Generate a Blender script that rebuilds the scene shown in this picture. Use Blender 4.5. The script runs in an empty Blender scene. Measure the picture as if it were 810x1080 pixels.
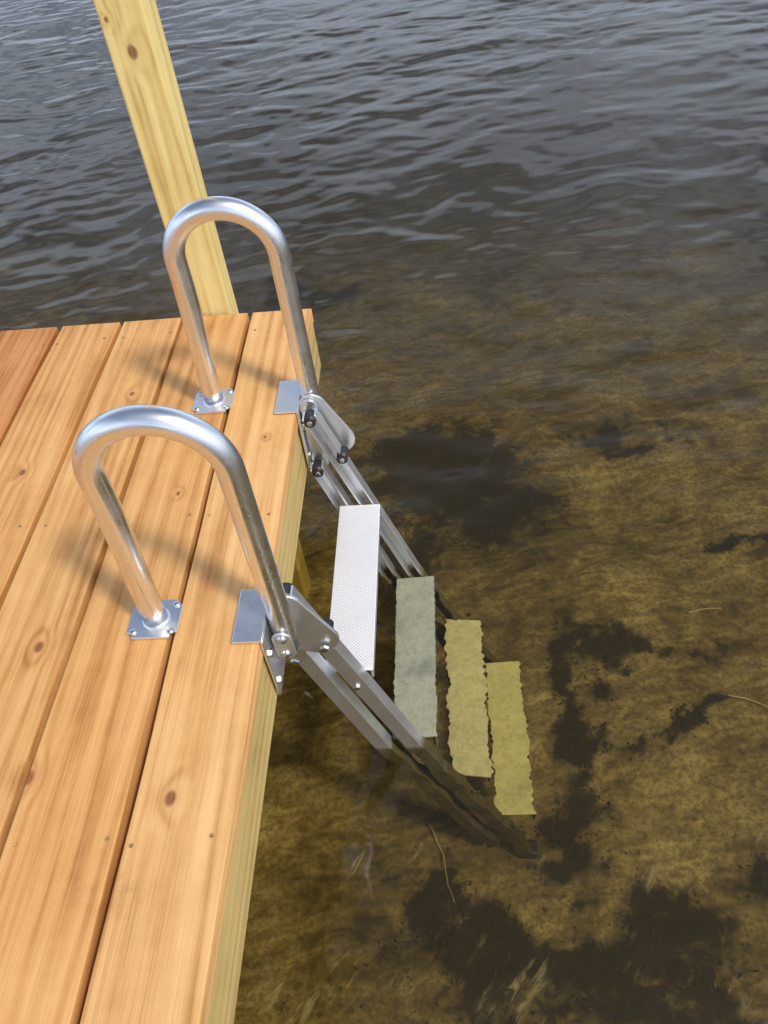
import bpy, bmesh, math, random
from mathutils import Vector, Matrix, noise
random.seed(7)
scene = bpy.context.scene
WATER = -0.49

# ------------------------------------------------------------------ helpers
def new_obj(name, me, mat=None, parent=None, smooth=False):
    ob = bpy.data.objects.new(name, me)
    scene.collection.objects.link(ob)
    if mat: me.materials.append(mat)
    if parent: ob.parent = parent
    if smooth: me.polygons.foreach_set('use_smooth', [True]*len(me.polygons))
    return ob

def empty(name):
    e = bpy.data.objects.new(name, None)
    e.empty_display_size = 0.1
    scene.collection.objects.link(e)
    return e

def bm_box(bm, x0, x1, y0, y1, z0, z1):
    v = [bm.verts.new((x, y, z)) for x in (x0, x1) for y in (y0, y1) for z in (z0, z1)]
    for f in ((0,1,3,2),(4,6,7,5),(0,4,5,1),(2,3,7,6),(0,2,6,4),(1,5,7,3)):
        bm.faces.new([v[i] for i in f])
    return v

def box(name, x0, x1, y0, y1, z0, z1, mat, parent=None, bev=0.003, cuts=None, wob=None):
    bm = bmesh.new()
    bm_box(bm, x0, x1, y0, y1, z0, z1)
    bmesh.ops.recalc_face_normals(bm, faces=bm.faces)
    if bev:
        bmesh.ops.bevel(bm, geom=bm.edges[:], offset=bev, segments=2, affect='EDGES', profile=0.5)
    if cuts:
        ax, n = cuts
        lo = (x0, y0, z0)[ax]; hi = (x1, y1, z1)[ax]
        no = [0,0,0]; no[ax] = 1
        for i in range(1, n):
            co = [0,0,0]; co[ax] = lo + (hi-lo)*i/n
            bmesh.ops.bisect_plane(bm, geom=bm.verts[:]+bm.edges[:]+bm.faces[:], plane_co=co, plane_no=no)
    if wob:
        for v in bm.verts: v.co += wob(v.co)
    me = bpy.data.meshes.new(name); bm.to_mesh(me); bm.free()
    return new_obj(name, me, mat, parent)

def tube(name, pts, r, mat, parent=None, seg=28, cap=True):
    pts = [Vector(p) for p in pts]
    bm = bmesh.new(); rings = []
    n = len(pts)
    for i, p in enumerate(pts):
        t = (pts[min(i+1, n-1)] - pts[max(i-1, 0)]).normalized()
        a = Vector((0,1,0)); 
        if abs(t.dot(a)) > 0.95: a = Vector((1,0,0))
        u = t.cross(a).normalized(); w = t.cross(u).normalized()
        rr = r(i/(n-1)) if callable(r) else r
        rings.append([bm.verts.new(p + rr*(math.cos(2*math.pi*k/seg)*u + math.sin(2*math.pi*k/seg)*w)) for k in range(seg)])
    for i in range(n-1):
        for k in range(seg):
            f = bm.faces.new((rings[i][k], rings[i][(k+1)%seg], rings[i+1][(k+1)%seg], rings[i+1][k])); f.smooth = True
    if cap:
        bm.faces.new(rings[0]); bm.faces.new(rings[-1])
    bmesh.ops.recalc_face_normals(bm, faces=bm.faces)
    me = bpy.data.meshes.new(name); bm.to_mesh(me); bm.free()
    return new_obj(name, me, mat, parent)

def extrude_outline(name, outline, y0, y1, mat, parent=None, bev=0.0015):
    """outline in x,z ; extruded between y0 and y1"""
    bm = bmesh.new()
    a = [bm.verts.new((x, y0, z)) for x, z in outline]
    b = [bm.verts.new((x, y1, z)) for x, z in outline]
    n = len(a)
    bm.faces.new(a); bm.faces.new(b[::-1])
    for i in range(n): bm.faces.new((a[i], b[i], b[(i+1)%n], a[(i+1)%n]))
    bmesh.ops.recalc_face_normals(bm, faces=bm.faces)
    if bev:
        ed = [e for e in bm.edges if abs(e.verts[0].co.y - e.verts[1].co.y) < 1e-6]
        bmesh.ops.bevel(bm, geom=ed, offset=bev, segments=2, affect='EDGES')
    me = bpy.data.meshes.new(name); bm.to_mesh(me); bm.free()
    return new_obj(name, me, mat, parent)

def capsule(p, q, r, r2=None, n=16):
    r2 = r2 or r
    a = math.atan2(q[1]-p[1], q[0]-p[0]); out = []
    for k in range(n+1):
        t = a + math.pi/2 + math.pi*k/n
        out.append((p[0]+r*math.cos(t), p[1]+r*math.sin(t)))
    for k in range(n+1):
        t = a - math.pi/2 + math.pi*k/n
        out.append((q[0]+r2*math.cos(t), q[1]+r2*math.sin(t)))
    return out

def bolt(name, c, axis, r, h, mat, parent, domed=False, seg=6):
    c = Vector(c); ax = Vector(axis).normalized()
    if domed:
        pts = [c + ax*h*k/6 for k in range(7)]
        return tube(name, pts, lambda t: max(r*math.sqrt(max(1-t*t, 0)), r*0.05), mat, parent, seg=18)
    ob = tube(name, [c, c+ax*h*0.8, c+ax*h], lambda t: r if t < 0.9 else r*0.82, mat, parent, seg=seg)
    for p in ob.data.polygons: p.use_smooth = False
    return ob

# ------------------------------------------------------------------ materials
def mat_new(name):
    m = bpy.data.materials.new(name); m.use_nodes = True
    nt = m.node_tree; nt.nodes.clear()
    return m, nt, nt.nodes, nt.links

class NB:
    def __init__(s, nt): s.nt = nt; s.n = nt.nodes; s.l = nt.links
    def math(s, op, a, b=None, c=None, clamp=False):
        n = s.n.new('ShaderNodeMath'); n.operation = op; n.use_clamp = clamp
        for i, v in enumerate((a, b, c)):
            if v is None: continue
            if isinstance(v, (int, float)): n.inputs[i].default_value = v
            else: s.l.new(v, n.inputs[i])
        return n.outputs[0]
    def vec(s, op, a, b=None):
        n = s.n.new('ShaderNodeVectorMath'); n.operation = op
        for i, v in enumerate((a, b)):
            if v is None: continue
            if isinstance(v, (tuple, list, Vector)): n.inputs[i].default_value = v
            else: s.l.new(v, n.inputs[i])
        return n.outputs['Value'] if op in ('LENGTH', 'DISTANCE', 'DOT_PRODUCT') else n.outputs[0]
    def mapping(s, v, ang, stretch):
        """rotate the coordinates first, then divide by the stretch lengths"""
        n = s.n.new('ShaderNodeMapping'); n.vector_type = 'TEXTURE'; s.l.new(v, n.inputs['Vector'])
        n.inputs['Rotation'].default_value = (0, 0, math.radians(ang)); n.inputs['Scale'].default_value = stretch
        return n.outputs[0]
    def noise(s, v, scale, detail=3, rough=0.55, dist=0.0):
        n = s.n.new('ShaderNodeTexNoise'); s.l.new(v, n.inputs['Vector'])
        n.inputs['Scale'].default_value = scale; n.inputs['Detail'].default_value = detail
        n.inputs['Roughness'].default_value = rough; n.inputs['Distortion'].default_value = dist
        return n.outputs['Fac']
    def mr(s, v, a, b, c=0.0, d=1.0, smooth=True):
        n = s.n.new('ShaderNodeMapRange'); s.l.new(v, n.inputs[0])
        if smooth: n.interpolation_type = 'SMOOTHSTEP'
        for i, x in enumerate((a, b, c, d)): n.inputs[i+1].default_value = x
        return n.outputs[0]
    def ramp(s, v, stops):
        n = s.n.new('ShaderNodeValToRGB'); s.l.new(v, n.inputs[0])
        e = n.color_ramp.elements
        while len(e) < len(stops): e.new(0.5)
        for i, (p, c) in enumerate(stops):
            e[i].position = p; e[i].color = (*c, 1)
        return n.outputs[0]
    def mix(s, f, a, b, mode='MIX'):
        n = s.n.new('ShaderNodeMix'); n.data_type = 'RGBA'; n.blend_type = mode
        for inp, v in ((n.inputs[0], f), (n.inputs[6], a), (n.inputs[7], b)):
            if isinstance(v, (int, float)): inp.default_value = v
            elif isinstance(v, (tuple, list)): inp.default_value = (*v, 1) if len(v) == 3 else v
            else: s.l.new(v, inp)
        return n.outputs[2]
    def bump(s, h, strength, dist, normal=None):
        n = s.n.new('ShaderNodeBump'); s.l.new(h, n.inputs['Height'])
        n.inputs['Strength'].default_value = strength; n.inputs['Distance'].default_value = dist
        if normal is not None: s.l.new(normal, n.inputs['Normal'])
        return n.outputs[0]
    def obj(s):
        return s.n.new('ShaderNodeTexCoord').outputs['Object']
    def sep(s, v):
        n = s.n.new('ShaderNodeSeparateXYZ'); s.l.new(v, n.inputs[0]); return n.outputs
    def principled(s):
        p = s.n.new('ShaderNodeBsdfPrincipled'); o = s.n.new('ShaderNodeOutputMaterial')
        s.l.new(p.outputs[0], o.inputs[0]); return p

def wood(name, axis, light, mid, dark, knots=(), rough=0.6, contrast=1.0, knotcol=(0.10,0.035,0.012)):
    m, nt, N, L = mat_new(name); b = NB(nt)
    P = b.obj()
    info = N.new('ShaderNodeObjectInfo')
    rnd = b.math('MULTIPLY', info.outputs['Random'], 23.0)
    comb = N.new('ShaderNodeCombineXYZ')
    for i in range(3): L.new(rnd, comb.inputs[i])
    sc = [1, 1, 1]; sc[axis] = 0.04
    core = None; bulge = None
    for (kx, ky, kz, r) in knots:
        ks = [1/r]*3; ks[axis] = 1/(r*1.4)
        l = b.vec('LENGTH', b.vec('MULTIPLY', b.vec('SUBTRACT', P, (kx, ky, kz)), tuple(ks)))
        c = b.mr(l, 1.20, 0.55); g = b.mr(l, 4.5, 0.0)
        core = c if core is None else b.math('MAXIMUM', core, c)
        bulge = g if bulge is None else b.math('ADD', bulge, g)
    Q = b.vec('ADD', b.vec('MULTIPLY', P, tuple(sc)), comb.outputs[0])
    n1 = b.noise(Q, 9.0, 1, 0.45)
    val = b.math('MULTIPLY', n1, 9.0)
    if bulge is not None: val = b.math('ADD', val, b.math('MULTIPLY', bulge, 0.8))
    ring = b.math('SINE', b.math('MULTIPLY', val, 8.0))
    ring = b.math('MULTIPLY_ADD', ring, 0.5, 0.5)
    ring = b.math('POWER', ring, 1.7)
    sc2 = [1, 1, 1]; sc2[axis] = 0.018
    Q2 = b.vec('ADD', b.vec('MULTIPLY', P, tuple(sc2)), comb.outputs[0])
    fib = b.noise(Q2, 420.0, 2, 0.6)
    streak = b.noise(Q2, 60.0, 2, 0.6)
    blot = b.noise(P, 5.0, 5, 0.7)
    f = b.math('ADD', b.math('MULTIPLY', ring, 0.34*contrast), b.math('MULTIPLY', b.math('SUBTRACT', fib, 0.5), 0.8))
    f = b.math('ADD', f, b.math('MULTIPLY', b.math('SUBTRACT', streak, 0.5), 1.15))
    f = b.math('ADD', f, b.math('MULTIPLY', b.math('SUBTRACT', blot, 0.45), 1.0))
    f = b.math('ADD', f, 0.22, clamp=True)
    col = b.ramp(f, [(0.0, light), (0.5, mid), (1.0, dark)])
    if bulge is not None:
        col = b.mix(b.math('MULTIPLY', bulge, 0.22, clamp=True), col, dark)
    if core is not None:
        col = b.mix(b.math('MULTIPLY', core, 0.85), col, b.ramp(fib, [(0.35, knotcol), (0.65, tuple(c*3 for c in knotcol))]))
    col = b.mix(1.0, col, info.outputs['Color'], 'MULTIPLY')
    col = b.mix(b.mr(blot, 0.60, 0.80, 0, 0.5), col, (0.20, 0.12, 0.055))
    p = b.principled()
    L.new(col, p.inputs['Base Color'])
    L.new(b.mr(streak, 0.3, 0.7, rough-0.08, rough+0.12), p.inputs['Roughness'])
    p.inputs['Specular IOR Level'].default_value = 0.35
    L.new(b.bump(fib, 0.5, 0.0008), p.inputs['Normal'])
    return m

deck_knots = [(-0.395,0.455,0,.0085),(-0.60,0.487,0,.009),(-0.655,0.70,0,.008),(-0.36,1.16,0,.004),
              (-0.50,1.02,0,.004),(-0.66,1.32,0,.005),(-0.82,1.10,0,.007),(-0.98,1.12,0,.008)]
M_deck = wood('cedar_decking', 1, (0.74,0.455,0.190), (0.60,0.325,0.112), (0.36,0.155,0.045), deck_knots)
M_fascia = wood('treated_pine_fascia', 1, (0.58,0.44,0.18), (0.47,0.34,0.12), (0.30,0.19,0.06), rough=0.7)
M_joist = wood('treated_pine_joist', 0, (0.26,0.18,0.07), (0.19,0.13,0.045), (0.11,0.07,0.025), rough=0.8)
M_post = wood('treated_pine_post', 2, (0.80,0.65,0.28), (0.69,0.52,0.19), (0.45,0.29,0.09),
              [(-0.545,1.60,0.545,.010),(-0.575,1.60,0.60,.004)], rough=0.7)

def underwater_mix(b, P, col, stops, n):
    """painted light absorption plus algae growth below the water line, ramp over depth 0..0.5 m"""
    z = b.sep(P)[2]
    d = b.math('SUBTRACT', WATER, z)
    st = b.ramp(b.math('MULTIPLY', d, 2.0), stops)  # tint by depth painted in for the light that the water absorbs
    st = b.mix(b.mr(n, 0.40, 0.66, 0, 0.6), st, (0.50, 0.50, 0.42), 'MULTIPLY')
    wet = b.mr(b.math('ADD', d, b.math('MULTIPLY', b.math('SUBTRACT', n, 0.5), 0.01)), 0.0, 0.012)
    return b.mix(wet, col, st), wet

def metal(name, base=(0.72,0.73,0.74), rough=0.32, metallic=1.0, bump=0.15, under=None):
    m, nt, N, L = mat_new(name); b = NB(nt); P = b.obj()
    n1 = b.noise(P, 22.0, 4, 0.6)
    p = b.principled()
    col = b.mix(b.mr(n1, 0.35, 0.7, 0, 0.4), base, tuple(c*0.85 for c in base))
    p.inputs['Metallic'].default_value = metallic
    rr = b.mr(n1, 0.3, 0.7, rough-0.04, rough+0.08)
    if under:
        col, wet = underwater_mix(b, P, col, under, b.noise(P, 70, 4, 0.7))
        L.new(b.math('MULTIPLY', b.math('SUBTRACT', 1.0, wet), metallic), p.inputs['Metallic'])
        rr = b.math('MAXIMUM', rr, b.math('MULTIPLY', wet, 0.8))
        L.new(b.math('SUBTRACT', 0.5, b.math('MULTIPLY', wet, 0.4)), p.inputs['Specular IOR Level'])
    L.new(col, p.inputs['Base Color'])
    L.new(rr, p.inputs['Roughness'])
    if bump: L.new(b.bump(n1, bump, 0.0008), p.inputs['Normal'])
    return m
M_tube = metal('brushed_aluminum_tube', (0.86,0.87,0.88), 0.27, bump=0)
M_rail = metal('aluminum_channel', (0.76,0.77,0.78), 0.36, metallic=0.92, bump=0.1,
               under=[(0.0,(0.19,0.17,0.10)),(0.3,(0.13,0.11,0.05)),(1.0,(0.09,0.07,0.03))])
M_plate = metal('aluminum_plate', (0.82,0.84,0.87), 0.30, metallic=0.95, bump=0.1)
M_bolt = metal('stainless_bolt', (0.62,0.63,0.65), 0.22, bump=0)

def tread_mat():
    m, nt, N, L = mat_new('embossed_aluminum_tread'); b = NB(nt); P = b.obj()
    sx, sy, sz = b.sep(P)
    k = 2*math.pi/0.0075
    a = b.math('SINE', b.math('MULTIPLY', b.math('ADD', sx, sy), k))
    c = b.math('SINE', b.math('MULTIPLY', b.math('SUBTRACT', sx, sy), k))
    h = b.math('MAXIMUM', a, c)
    n1 = b.noise(P, 55.0, 6, 0.85, 0.6); n2 = b.noise(P, 15.0, 3)
    p = b.principled()
    col = b.mix(b.mr(n1, 0.45, 0.75, 0, 0.25), (0.78,0.81,0.86), (0.55,0.56,0.58))
    col = b.mix(b.mr(h, 0.0, 1.0, 0, 0.45), col, (0.93,0.94,0.96))
    col = b.mix(b.mr(h, 0.3, -0.6, 0, 0.28), col, (0.40,0.41,0.43))
    col, wet = underwater_mix(b, P, col, [(0.0,(0.52,0.58,0.57)),(0.10,(0.56,0.61,0.57)),(0.36,(0.82,0.82,0.54)),(0.76,(0.76,0.75,0.38)),(1.0,(0.5,0.45,0.15))], n1)
    L.new(col, p.inputs['Base Color'])
    L.new(b.math('MULTIPLY', b.math('SUBTRACT', 1.0, wet), 0.3), p.inputs['Metallic'])
    L.new(b.mr(n2, 0.3, 0.7, 0.38, 0.55), p.inputs['Roughness'])
    L.new(b.bump(b.math('ADD', h, b.math('MULTIPLY', n1, 1.2)), 0.5, 0.001), p.inputs['Normal'])
    return m
M_tread = tread_mat()

def simple(name, c, rough=0.5, var=0.3, scale=40):
    m, nt, N, L = mat_new(name); b = NB(nt); P = b.obj()
    p = b.principled()
    L.new(b.mix(b.noise(P, scale, 3), tuple(x*(1-var) for x in c), tuple(min(1, x*(1+var)) for x in c)), p.inputs['Base Color'])
    p.inputs['Roughness'].default_value = rough
    return m
M_rubber = simple('black_nylon_bushing', (0.02,0.02,0.022), 0.45)
M_weed = simple('dark_pondweed', (0.034,0.028,0.013), 0.9, 0.6, 9)
M_twig = simple('bleached_twig', (0.66,0.60,0.46), 0.8)

# ------------------------------------------------------------------ dock
dock = empty('wooden_dock')
YEND = 1.592
gaps = [-0.309, -0.449, -0.606, -0.751, -0.899, -1.046, -1.193, -1.34, -1.487, -1.634, -1.781]
tints = [(1.04,1.04,1.06),(0.98,0.91,0.84),(0.98,0.94,0.90),(0.96,0.89,0.82),(0.80,0.62,0.52),(0.74,0.54,0.44),(0.9,0.8,0.7),(1,.95,.9),(.9,.8,.75),(1,.95,.9)]
for i in range(10):
    xr = gaps[i] - (0 if i == 0 else 0.0054); xl = gaps[i+1] + 0.0054
    dz = random.uniform(-0.0008, 0.0008)
    def wob(co, s=i):
        return Vector((0.0034*noise.noise(Vector((s*3.1, co.y*3, 0))), 0, 0.0014*noise.noise(Vector((co.x*8, co.y*2.5, s*1.7)))))
    ob = box('deck_board_%d' % (i+1), xl, xr, -0.9, YEND + random.uniform(-0.003, 0.003), -0.034+dz, dz, M_deck, dock, 0.0022, cuts=(1, 50), wob=wob)
    ob.color = (*tints[i], 1)
f = box('side_fascia', -0.351, -0.3125, -0.9, YEND-0.004, -0.157, -0.0365, M_fascia, dock, 0.003)
box('end_fascia', -1.78, -0.353, YEND-0.044, YEND-0.006, -0.157, -0.0365, M_joist, dock, 0.003)
for k, y in enumerate((-0.72, -0.16, 0.40, 0.96, 1.50)):
    box('joist_%d' % (k+1), -1.78, -0.353, y-0.019, y+0.019, -0.157, -0.0367, M_joist, dock, 0.002)
for k, (x, y) in enumerate(((-1.65, 1.35), (-1.65, -0.6), (-0.5, -0.6))):
    box('support_leg_%d' % (k+1), x-0.044, x+0.044, y-0.044, y+0.044, -1.5, -0.0372, M_joist, dock, 0.004)
bm = bmesh.new()
for i in range(10):
    xr = gaps[i]; xl = gaps[i+1]
    for y in (-0.16, 0.40, 0.96, 1.525):
        for x in (xl+0.020, xr-0.020):
            x += random.uniform(-.005, .005); yy = y+random.uniform(-.008, .008)
            c = bm.verts.new((x, yy, 0.0001))
            R = [[bm.verts.new((x+rr*math.cos(t*math.pi/6), yy+rr*math.sin(t*math.pi/6), zz)) for t in range(12)] for rr, zz in ((.0012,.0002),(.0028,.0011),(.0030,-.002))]
            for t in range(12):
                u = (t+1) % 12
                bm.faces.new((R[0][t], R[0][u], c)); bm.faces.new((R[1][t], R[1][u], R[0][u], R[0][t])); bm.faces.new((R[2][t], R[2][u], R[1][u], R[1][t]))
bmesh.ops.recalc_face_normals(bm, faces=bm.faces)
me = bpy.data.meshes.new('deck_screws'); bm.to_mesh(me); bm.free()
new_obj('deck_screws', me, simple('coated_screw', (0.30,0.18,0.09), 0.6), dock)

box('wooden_post', -0.589, -0.504, 1.600, 1.688, -1.9, 1.55, M_post, None, 0.005)

# ------------------------------------------------------------------ ladder
lad = empty('dock_ladder')
def wobw(amp, s):
    def fn(co):
        d = WATER - co.z
        if d <= 0: return Vector((0,0,0))
        a = amp*min(1, d/0.12)
        return Vector((a*1.0*noise.noise(Vector((co.y*20, co.z*10, s)))+a*0.8*noise.noise(Vector((co.y*95, 3+co.x*30, s))),
                       a*1.8*noise.noise(Vector((co.x*70, co.z*25, s+7))), a*0.5*noise.noise(Vector((co.x*20, co.y*20, s+3)))))
    return fn

def handle(tag, y, inner):
    xl, xr = -0.476, -0.283
    cx, r = (xl+xr)/2+0.004, (xr-xl)/2-0.006
    pts = []
    for k in range(10):
        u = k/9; e = u*u*(3-2*u)
        pts.append((xl + 0.010*e, y, 0.004 + 0.306*k/10))
    for k in range(0, 33):
        t = math.pi - math.pi*k/32
        pts.append((cx+r*math.cos(t), y, 0.310+r*0.98*math.sin(t)))
    for k in range(1, 11):
        u = min(1, k/9); e = u*u*(3-2*u)
        pts.append((cx+r + (xr-cx-r)*e, y, 0.310 - 0.385*k/10))
    tube('handrail_tube_'+tag, pts, 0.0187, M_tube, lad, seg=36)
    tube('weld_bead_'+tag, [(xl, y, 0.0045), (xl, y, 0.0075), (xl, y, 0.0105)], lambda t: 0.0235-0.004*t, M_plate, lad)
    bm = bmesh.new(); bm_box(bm, xl-0.042, xl+0.038, y-0.036, y+0.036, 0.0012, 0.0068)
    bmesh.ops.recalc_face_normals(bm, faces=bm.faces)
    ed = [e for e in bm.edges if abs(e.verts[0].co.z-e.verts[1].co.z) > 1e-4]
    bmesh.ops.bevel(bm, geom=ed, offset=0.010, segments=5, affect='EDGES')
    ed = [e for e in bm.edges if abs(e.verts[0].co.z-e.verts[1].co.z) < 1e-5]
    bmesh.ops.bevel(bm, geom=ed, offset=0.001, segments=1, affect='EDGES')
    me = bpy.data.meshes.new('foot_plate'); bm.to_mesh(me); bm.free()
    new_obj('foot_plate_'+tag, me, M_plate, lad)
    n = 0
    for sx in (-0.031, 0.028):
        for sy in (-0.025, 0.025):
            n += 1; bolt('foot_bolt_%s_%d' % (tag, n), (xl+sx, y+sy, 0.0068), (0,0,1), 0.0062, 0.0045, M_bolt, lad, domed=True)
    box('angle_bracket_top_'+tag, -0.350, -0.3035, y-0.050, y+0.050, 0.0015, 0.0060, M_plate, lad, 0.0012)
    box('angle_bracket_side_'+tag, -0.3080, -0.3032, y-0.050, y+0.050, -0.145, 0.0012, M_plate, lad, 0.0012)
    n = 0
    for zz in (-0.045, -0.12):
        for s in (-0.036, 0.036):
            n += 1; bolt('bracket_bolt_%s_%d' % (tag, n), (-0.3032, y+s, zz), (1,0,0), 0.007, 0.005, M_bolt, lad)
    s = inner
    ya, yb = sorted((y + s*0.0195, y + s*0.0255))
    extrude_outline('hinge_plate_'+tag, capsule((-0.278, -0.004), (-0.246, -0.092), 0.027, 0.040), ya, yb, M_rail, lad)
    yc, yd = sorted((y - s*0.0245, y - s*0.0195))
    extrude_outline('tube_end_washer_'+tag, capsule((-0.283, -0.03), (-0.283, -0.065), 0.016, 0.016), yc, yd, M_rail, lad)
    bolt('hinge_bolt_a_'+tag, (-0.283, y - s*0.0245, -0.028), (0, -s, 0), 0.009, 0.006, M_bolt, lad, domed=True)
    bolt('hinge_bolt_b_'+tag, (-0.283, y - s*0.0245, -0.066), (0, -s, 0), 0.009, 0.006, M_bolt, lad, domed=True)
    yg, yh = sorted((y + s*0.0265, y + s*0.0325))
    extrude_outline('hanger_strap_'+tag, capsule((-0.284, 0.000), (-0.284, -0.150), 0.0165), yg, yh, M_plate, lad)

YF, YR = 0.741, 1.272
handle('near', YF, 1); handle('far', YR, -1)

def channel(name, path, y_out, s, w=0.030, d=0.026, t=0.004, subdiv=90, seed=0):
    P = []
    for i in range(len(path)-1):
        n = max(1, int(subdiv*math.hypot(path[i+1][0]-path[i][0], path[i+1][1]-path[i][1])/1.1))
        for k in range(n):
            u = k/n; P.append((path[i][0]*(1-u)+path[i+1][0]*u, path[i][1]*(1-u)+path[i+1][1]*u))
    P.append(path[-1])
    prof = [(-w/2, 0), (w/2, 0), (w/2, d), (w/2-t, d), (w/2-t, t), (-w/2+t, t), (-w/2+t, d), (-w/2, d)]
    bm = bmesh.new(); rings = []
    for i, p in enumerate(P):
        a = P[max(i-1, 0)]; b2 = P[min(i+1, len(P)-1)]
        dx, dz = b2[0]-a[0], b2[1]-a[1]; l = math.hypot(dx, dz); dx /= l; dz /= l
        nx, nz = -dz, dx
        if nx < 0: nx, nz = -nx, -nz
        r = []
        dd = max(0, WATER-p[1]); am = 0.011*min(1, dd/0.1)
        off = Vector((am*noise.noise(Vector((seed*5.1, p[1]*22, 1))) + am*.5*noise.noise(Vector((seed*5.1, p[1]*60, 6))), am*noise.noise(Vector((seed*3.3, p[1]*18, 9))), 0))
        for q, yy in prof:
            r.append(bm.verts.new(Vector((p[0]+nx*q, y_out + s*yy, p[1]+nz*q)) + off))
        rings.append(r)
    m = len(prof)
    for i in range(len(rings)-1):
        for k in range(m):
            bm.faces.new((rings[i][k], rings[i][(k+1)%m], rings[i+1][(k+1)%m], rings[i+1][k]))
    bm.faces.new(rings[0]); bm.faces.new(rings[-1][::-1])
    bmesh.ops.recalc_face_normals(bm, faces=bm.faces)
    me = bpy.data.meshes.new(name); bm.to_mesh(me); bm.free()
    ob = new_obj(name, me, M_rail, lad)
    bv = ob.modifiers.new('bevel', 'BEVEL'); bv.width = 0.0008; bv.segments = 1; bv.limit_method = 'ANGLE'
    return ob
up = [(-0.283, -0.004), (-0.117, WATER), (0.118, -1.045)]
lo = [(-0.290, -0.140), (-0.178, WATER), (0.040, -1.02)]
channel('upper_channel_near', up, YF+0.034, 1, seed=1)
channel('lower_channel_near', lo, YF+0.034, 1, seed=2)
channel('upper_channel_far', up, YR-0.034, -1, seed=3)
channel('lower_channel_far', lo, YR-0.034, -1, seed=4)
for tag, y, s in (('near', YF, 1), ('far', YR, -1)):
    n = 0
    for (x, z) in ((-0.281, -0.012), (-0.287, -0.146), (-0.232, -0.112)):
        n += 1
        tube('bushing_%s_%d' % (tag, n), [(x, y+s*0.036, z), (x, y+s*0.066, z)], 0.0115, M_rubber, lad, seg=20)
        bolt('pivot_bolt_%s_%d' % (tag, n), (x, y+s*0.066, z), (0, s, 0), 0.0060, 0.004, M_bolt, lad)
        bolt('pivot_head_%s_%d' % (tag, n), (x, y+s*0.0150, z), (0, -s, 0), 0.0085, 0.005, M_bolt, lad)
    box('foot_shoe_'+tag, 0.095, 0.145, min(y+s*0.028, y+s*0.066), max(y+s*0.028, y+s*0.066), -1.085, -1.035, M_rubber, lad, 0.006)

steps = [(-0.257, -0.170, -0.250), (-0.158, -0.070, -0.504), (-0.051, 0.036, -0.682), (0.046, 0.134, -0.872)]
y0, y1 = YF+0.0605, YR-0.0605
for i, (xa, xb, z) in enumerate(steps):
    amp = (0, 0.022, 0.0080, 0.0090)[i]
    w = wobw(amp, i+10) if amp else None
    box('step_tread_%d' % (i+1), xa, xb, y0, y1, z-0.005, z, M_tread, lad, 0.0015, cuts=(1, 130), wob=w)
    box('step_lip_front_%d' % (i+1), xb-0.005, xb-0.001, y0+.001, y1-.001, z-0.028, z-0.0055, M_rail, lad, 0.001, cuts=(1, 90), wob=w)
    box('step_lip_back_%d' % (i+1), xa+0.001, xa+0.005, y0+.001, y1-.001, z-0.028, z-0.0055, M_rail, lad, 0.001, cuts=(1, 90), wob=w)
    for tag, y, s in (('n', YF+0.034, -1), ('f', YR-0.034, 1)):
        bolt('step_bolt_%d_%s' % (i+1, tag), (xb-0.030, y, z-0.015), (0, s, 0), 0.007, 0.004, M_bolt, lad)

# ------------------------------------------------------------------ lake bed
weeds = [(-0.10,2.20,.30,.26),(0.10,1.98,.22,.14),(0.32,1.13,.11,.10),(0.43,1.37,.22,.05),(0.22,0.84,.10,.06),(0.15,0.55,.36,.09),
         (0.36,0.98,.05,.16),(0.88,1.77,.12,.05),(-0.75,3.65,.28,.14),(0.28,1.28,.05,.16),(-0.1,0.62,.08,.06),(0.55,1.15,.12,.04),(0.7,0.72,.05,.1),
         (0.62,2.35,.16,.05),(0.35,0.40,.3,.08),(-0.2,1.7,.12,.25)]
def weedf(x, y):
    wx = x + 0.18*noise.noise(Vector((x*4, y*4, 1))) + 0.11*noise.noise(Vector((x*11, y*11, 4))) + 0.05*noise.noise(Vector((x*34, y*34, 4)))
    wy = y + 0.18*noise.noise(Vector((x*4, y*4, 9))) + 0.11*noise.noise(Vector((x*11, y*11, 14))) + 0.05*noise.noise(Vector((x*34, y*34, 9)))
    f = 0
    for (a, b_, rx, ry) in weeds:
        q = ((wx-a)/rx)**2 + ((wy-b_)/ry)**2
        f = max(f, math.exp(-q*0.7))
    return f
def bedz(x, y):
    r = max(0, y-1.5)*0.07 + max(0, x-1.0)*0.05
    z = -1.075 - min(r, 2.5)
    z += 0.030*noise.noise(Vector((x*2.2, y*2.2, 0))) + 0.012*noise.noise(Vector((x*8, y*8, 5))) + 0.005*noise.noise(Vector((x*25, y*25, 8)))
    return z
def axis_vals(a, b_, st, far, g=1.35):
    v = [a + st*i for i in range(int((b_-a)/st)+1)]
    d = st; hi = v[-1]
    while hi < far: d *= g; hi += d; v.append(hi)
    d = st; lo_ = a; pre = []
    while lo_ > -far: d *= g; lo_ -= d; pre.append(lo_)
    return pre[::-1] + v
def grid(xs, ys, fn):
    verts = [(x, y, fn(x, y)) for y in ys for x in xs]; nx = len(xs)
    faces = [(j*nx+i, j*nx+i+1, (j+1)*nx+i+1, (j+1)*nx+i) for j in range(len(ys)-1) for i in range(nx-1)]
    return verts, faces
verts, faces = grid(axis_vals(-1.6, 2.4, 0.025, 180), axis_vals(-0.3, 4.2, 0.025, 180), bedz)
me = bpy.data.meshes.new('lake_bed'); me.from_pydata(verts, [], faces)
at = me.attributes.new('weed', 'FLOAT', 'POINT')
at.data.foreach_set('value', [weedf(v[0], v[1]) for v in verts])
m, nt, N, L = mat_new('silty_sand_bed'); b = NB(nt); P = b.obj()
A = N.new('ShaderNodeAttribute'); A.attribute_name = 'weed'
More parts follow.
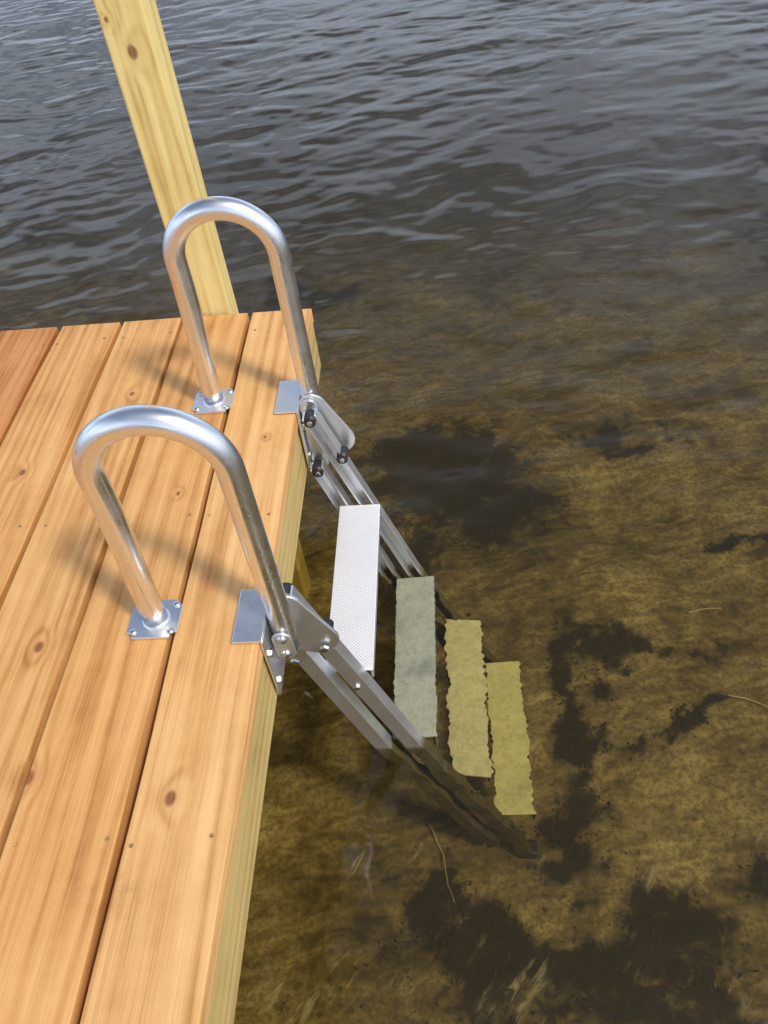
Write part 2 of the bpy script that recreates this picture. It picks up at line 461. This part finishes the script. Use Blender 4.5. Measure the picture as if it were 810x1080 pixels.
big = b.noise(P, 2.6, 4, 0.62, 0.4); med = b.noise(P, 12, 6, 0.78, 0.4); fine = b.noise(P, 70, 4, 0.8)
rip = b.noise(b.mapping(P, 12, (0.15, 0.055, 0.1)), 1.0, 3, 0.55, 1.6)  # sand ripple marks, their colour contrast raised to imitate caustic light
f = b.math('ADD', b.math('MULTIPLY', big, 0.38), b.math('MULTIPLY', med, 0.32))
f = b.math('ADD', f, b.math('MULTIPLY', rip, 0.30))
col = b.ramp(f, [(0.39, (0.060,0.047,0.023)), (0.46, (0.19,0.15,0.072)), (0.53, (0.36,0.295,0.155)), (0.62, (0.62,0.53,0.31))])
col = b.mix(b.mr(fine, 0.42, 0.62, 0.0, 0.6), col, (0.08,0.062,0.034))
wf = b.math('ADD', A.outputs['Fac'], b.math('MULTIPLY', b.math('SUBTRACT', med, 0.5), 2.2))
col = b.mix(b.mr(wf, 0.14, 0.74, 0, 0.95), col, (0.014,0.012,0.007))
sx_, sy_, sz_ = b.sep(P)
col = b.mix(b.mr(sz_, -1.08, -1.31, 0, 0.9), col, (0.040,0.040,0.036))  # deeper bed darkened in its colour, imitating light lost in the water
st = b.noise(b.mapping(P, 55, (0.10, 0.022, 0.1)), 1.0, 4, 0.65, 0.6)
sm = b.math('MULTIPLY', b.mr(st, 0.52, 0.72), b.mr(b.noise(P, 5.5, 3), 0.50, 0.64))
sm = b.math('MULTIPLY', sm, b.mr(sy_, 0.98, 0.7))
col = b.mix(b.math('MULTIPLY', sm, 0.75), col, (0.68,0.64,0.58))  # pale streaks painted into the sand colour, standing in for sky reflections
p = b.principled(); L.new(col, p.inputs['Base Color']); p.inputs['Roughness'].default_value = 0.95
p.inputs['Specular IOR Level'].default_value = 0.1
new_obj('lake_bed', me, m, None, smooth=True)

bm = bmesh.new(); cnt = 0; tries = 0
while cnt < 4200 and tries < 200000:
    tries += 1
    a, c, rx, ry = random.choice(weeds)
    x = random.gauss(a, rx*0.9); y = random.gauss(c, ry*0.9)
    if weedf(x, y) < random.uniform(0.15, 0.8): continue
    if -0.33 > x and y < 1.6: continue
    z = bedz(x, y) - 0.004
    h = random.uniform(0.003, 0.014); w = random.uniform(0.001, 0.004); t = random.uniform(0, 6.28); le = random.uniform(0.006, 0.022); t2 = random.uniform(0, 6.28)
    p0 = Vector((x, y, z)); u = Vector((math.cos(t), math.sin(t), 0))*w; g = Vector((math.cos(t2)*le, math.sin(t2)*le, h))
    v = [bm.verts.new(p0-u), bm.verts.new(p0+u), bm.verts.new(p0+g*0.6+u+Vector((0,0,h*.25))), bm.verts.new(p0+g), bm.verts.new(p0+g*0.6-u+Vector((0,0,h*.25)))]
    bm.faces.new(v); cnt += 1
me = bpy.data.meshes.new('aquatic_weeds'); bm.to_mesh(me); bm.free()
new_obj('aquatic_weeds', me, M_weed)

def twig(pts, r):
    P = []
    for i in range(len(pts)-1):
        for k in range(5):
            u = k/5; P.append(tuple(pts[i][q]*(1-u)+pts[i+1][q]*u + (0.002*noise.noise(Vector((i*3+k*.7, q*5, r*900)))) for q in range(2)))
    P.append(pts[-1])
    return tube('twig', [(x, y, bedz(x, y)+0.012) for x, y in P], lambda t: r*(1-0.6*t), M_twig, None, seg=8)
twig([(0.66,1.49),(0.70,1.50),(0.76,1.505)], 0.0028)
twig([(0.70,1.20),(0.75,1.185),(0.80,1.16)], 0.0028)
twig([(-0.12,0.86),(-0.085,0.78),(-0.075,0.70),(-0.06,0.66)], 0.0016)

# ------------------------------------------------------------------ water
lake = empty('lake_water')
ca, sa = math.cos(math.radians(12)), math.sin(math.radians(12))
def wave(x, y):
    u = x*ca + y*sa; v = -x*sa + y*ca
    s = v - 0.45*u
    c = 0.70 + 0.30*min(1, max(0, (s-0.3)/3.0))
    u2 = u + 0.12*noise.noise(Vector((x*2, y*2, 50))); v2 = v + 0.10*noise.noise(Vector((x*2.3, y*2.3, 60)))
    gust = 0.75 + 0.6*noise.noise(Vector((x*0.45, y*0.7, 70)))
    h = 0.0085*noise.noise(Vector((u2*2.0, v2*4.2, 0))) + 0.0062*noise.noise(Vector((u2*5.0, v2*10.5, 10)))
    h += 0.0028*noise.noise(Vector((u2*12, v2*21, 20))) + 0.0012*noise.noise(Vector((u2*26, v2*38, 30)))
    far = 1 if abs(x) < 12 and abs(y) < 16 else 0.3
    return WATER + h*c*gust*far
verts, faces = grid(axis_vals(-3.2, 4.2, 0.016, 180, 1.12), axis_vals(0.0, 6.9, 0.016, 180, 1.12), wave)
me = bpy.data.meshes.new('water_surface'); me.from_pydata(verts, [], faces)
m, nt, N, L = mat_new('lake_water_surface'); b = NB(nt)
fr = N.new('ShaderNodeFresnel'); fr.inputs['IOR'].default_value = 1.42
gl = N.new('ShaderNodeBsdfGlossy'); gl.inputs['Roughness'].default_value = 0.05
tr = N.new('ShaderNodeBsdfTransparent'); tr.inputs['Color'].default_value = (0.90, 0.88, 0.79, 1)
mx = N.new('ShaderNodeMixShader'); L.new(fr.outputs[0], mx.inputs[0]); L.new(tr.outputs[0], mx.inputs[1]); L.new(gl.outputs[0], mx.inputs[2])
o = N.new('ShaderNodeOutputMaterial'); L.new(mx.outputs[0], o.inputs['Surface'])
new_obj('water_surface', me, m, lake, smooth=True)
def haze_sheet(name, z, fac):  # flat tinted sheet added to imitate haze and light loss in murky water
    bm = bmesh.new(); bm.faces.new([bm.verts.new(c) for c in ((-170,-170,z),(170,-170,z),(170,170,z),(-170,170,z))])
    me = bpy.data.meshes.new(name); bm.to_mesh(me); bm.free()
    m, nt, N, L = mat_new(name)
    tr = N.new('ShaderNodeBsdfTransparent'); tr.inputs['Color'].default_value = (0.96, 0.93, 0.80, 1)
    df = N.new('ShaderNodeBsdfDiffuse'); df.inputs['Color'].default_value = (0.17, 0.145, 0.08, 1)
    mx = N.new('ShaderNodeMixShader'); mx.inputs[0].default_value = fac
    L.new(tr.outputs[0], mx.inputs[1]); L.new(df.outputs[0], mx.inputs[2])
    o = N.new('ShaderNodeOutputMaterial'); L.new(mx.outputs[0], o.inputs['Surface'])
    new_obj(name, me, m, lake)
haze_sheet('silt_haze_sheet_upper', -0.60, 0.08)
haze_sheet('silt_haze_sheet_lower', -0.93, 0.10)

# ------------------------------------------------------------------ light
el, sx, sy = 52, 0.80, -0.60
w = bpy.data.worlds.new('World'); scene.world = w; w.use_nodes = True
nt = w.node_tree; bg = nt.nodes['Background']; b = NB(nt)
sky = nt.nodes.new('ShaderNodeTexSky'); sky.sky_type = 'NISHITA'; sky.sun_disc = False
sky.sun_elevation = math.radians(el); sky.sun_rotation = math.atan2(sx, sy)
sky.air_density = 1.0; sky.dust_density = 3.0
tc = nt.nodes.new('ShaderNodeTexCoord').outputs['Generated']
X, Y, Z = b.sep(tc)
cl = b.noise(b.vec('MULTIPLY', tc, (1.0, 1.0, 3.2)), 2.3, 4, 0.55)
cf = b.math('MULTIPLY', b.mr(cl, 0.36, 0.58), b.mr(Z, 0.78, 0.30))
cf = b.math('MULTIPLY', cf, b.mr(Z, -0.02, 0.05))
skc = b.mix(b.math('MULTIPLY', cf, 0.9), sky.outputs[0], (8.2, 9.6, 12.0))
nt.links.new(skc, bg.inputs[0]); bg.inputs[1].default_value = 0.14
sd = bpy.data.lights.new('sun', 'SUN'); sd.energy = 2.4; sd.angle = math.radians(7); sd.color = (1.0, 0.93, 0.81)
so = bpy.data.objects.new('sun', sd); scene.collection.objects.link(so)
c = math.cos(math.radians(el)); hl = math.hypot(sx, sy)
so.rotation_euler = Vector((sx/hl*c, sy/hl*c, math.sin(math.radians(el)))).to_track_quat('Z', 'Y').to_euler()

scene.view_settings.view_transform = 'Standard'
scene.view_settings.look = 'None'
scene.view_settings.exposure = 0

# ------------------------------------------------------------------ camera
cd = bpy.data.cameras.new('camera'); cam = bpy.data.objects.new('camera', cd); scene.collection.objects.link(cam)
back = Vector((0.093, -0.6856, 0.7223)).normalized()
upv = Vector((0.0497, 0.7275, 0.684)); right = upv.cross(back).normalized(); upv = back.cross(right)
M = Matrix((( right.x, upv.x, back.x, 0), (right.y, upv.y, back.y, 0), (right.z, upv.z, back.z, 1.0), (0,0,0,1)))
cam.matrix_world = M
cd.sensor_fit = 'VERTICAL'; cd.sensor_height = 36; cd.lens = 28.9
cd.clip_start = 0.02; cd.clip_end = 1000
scene.camera = cam
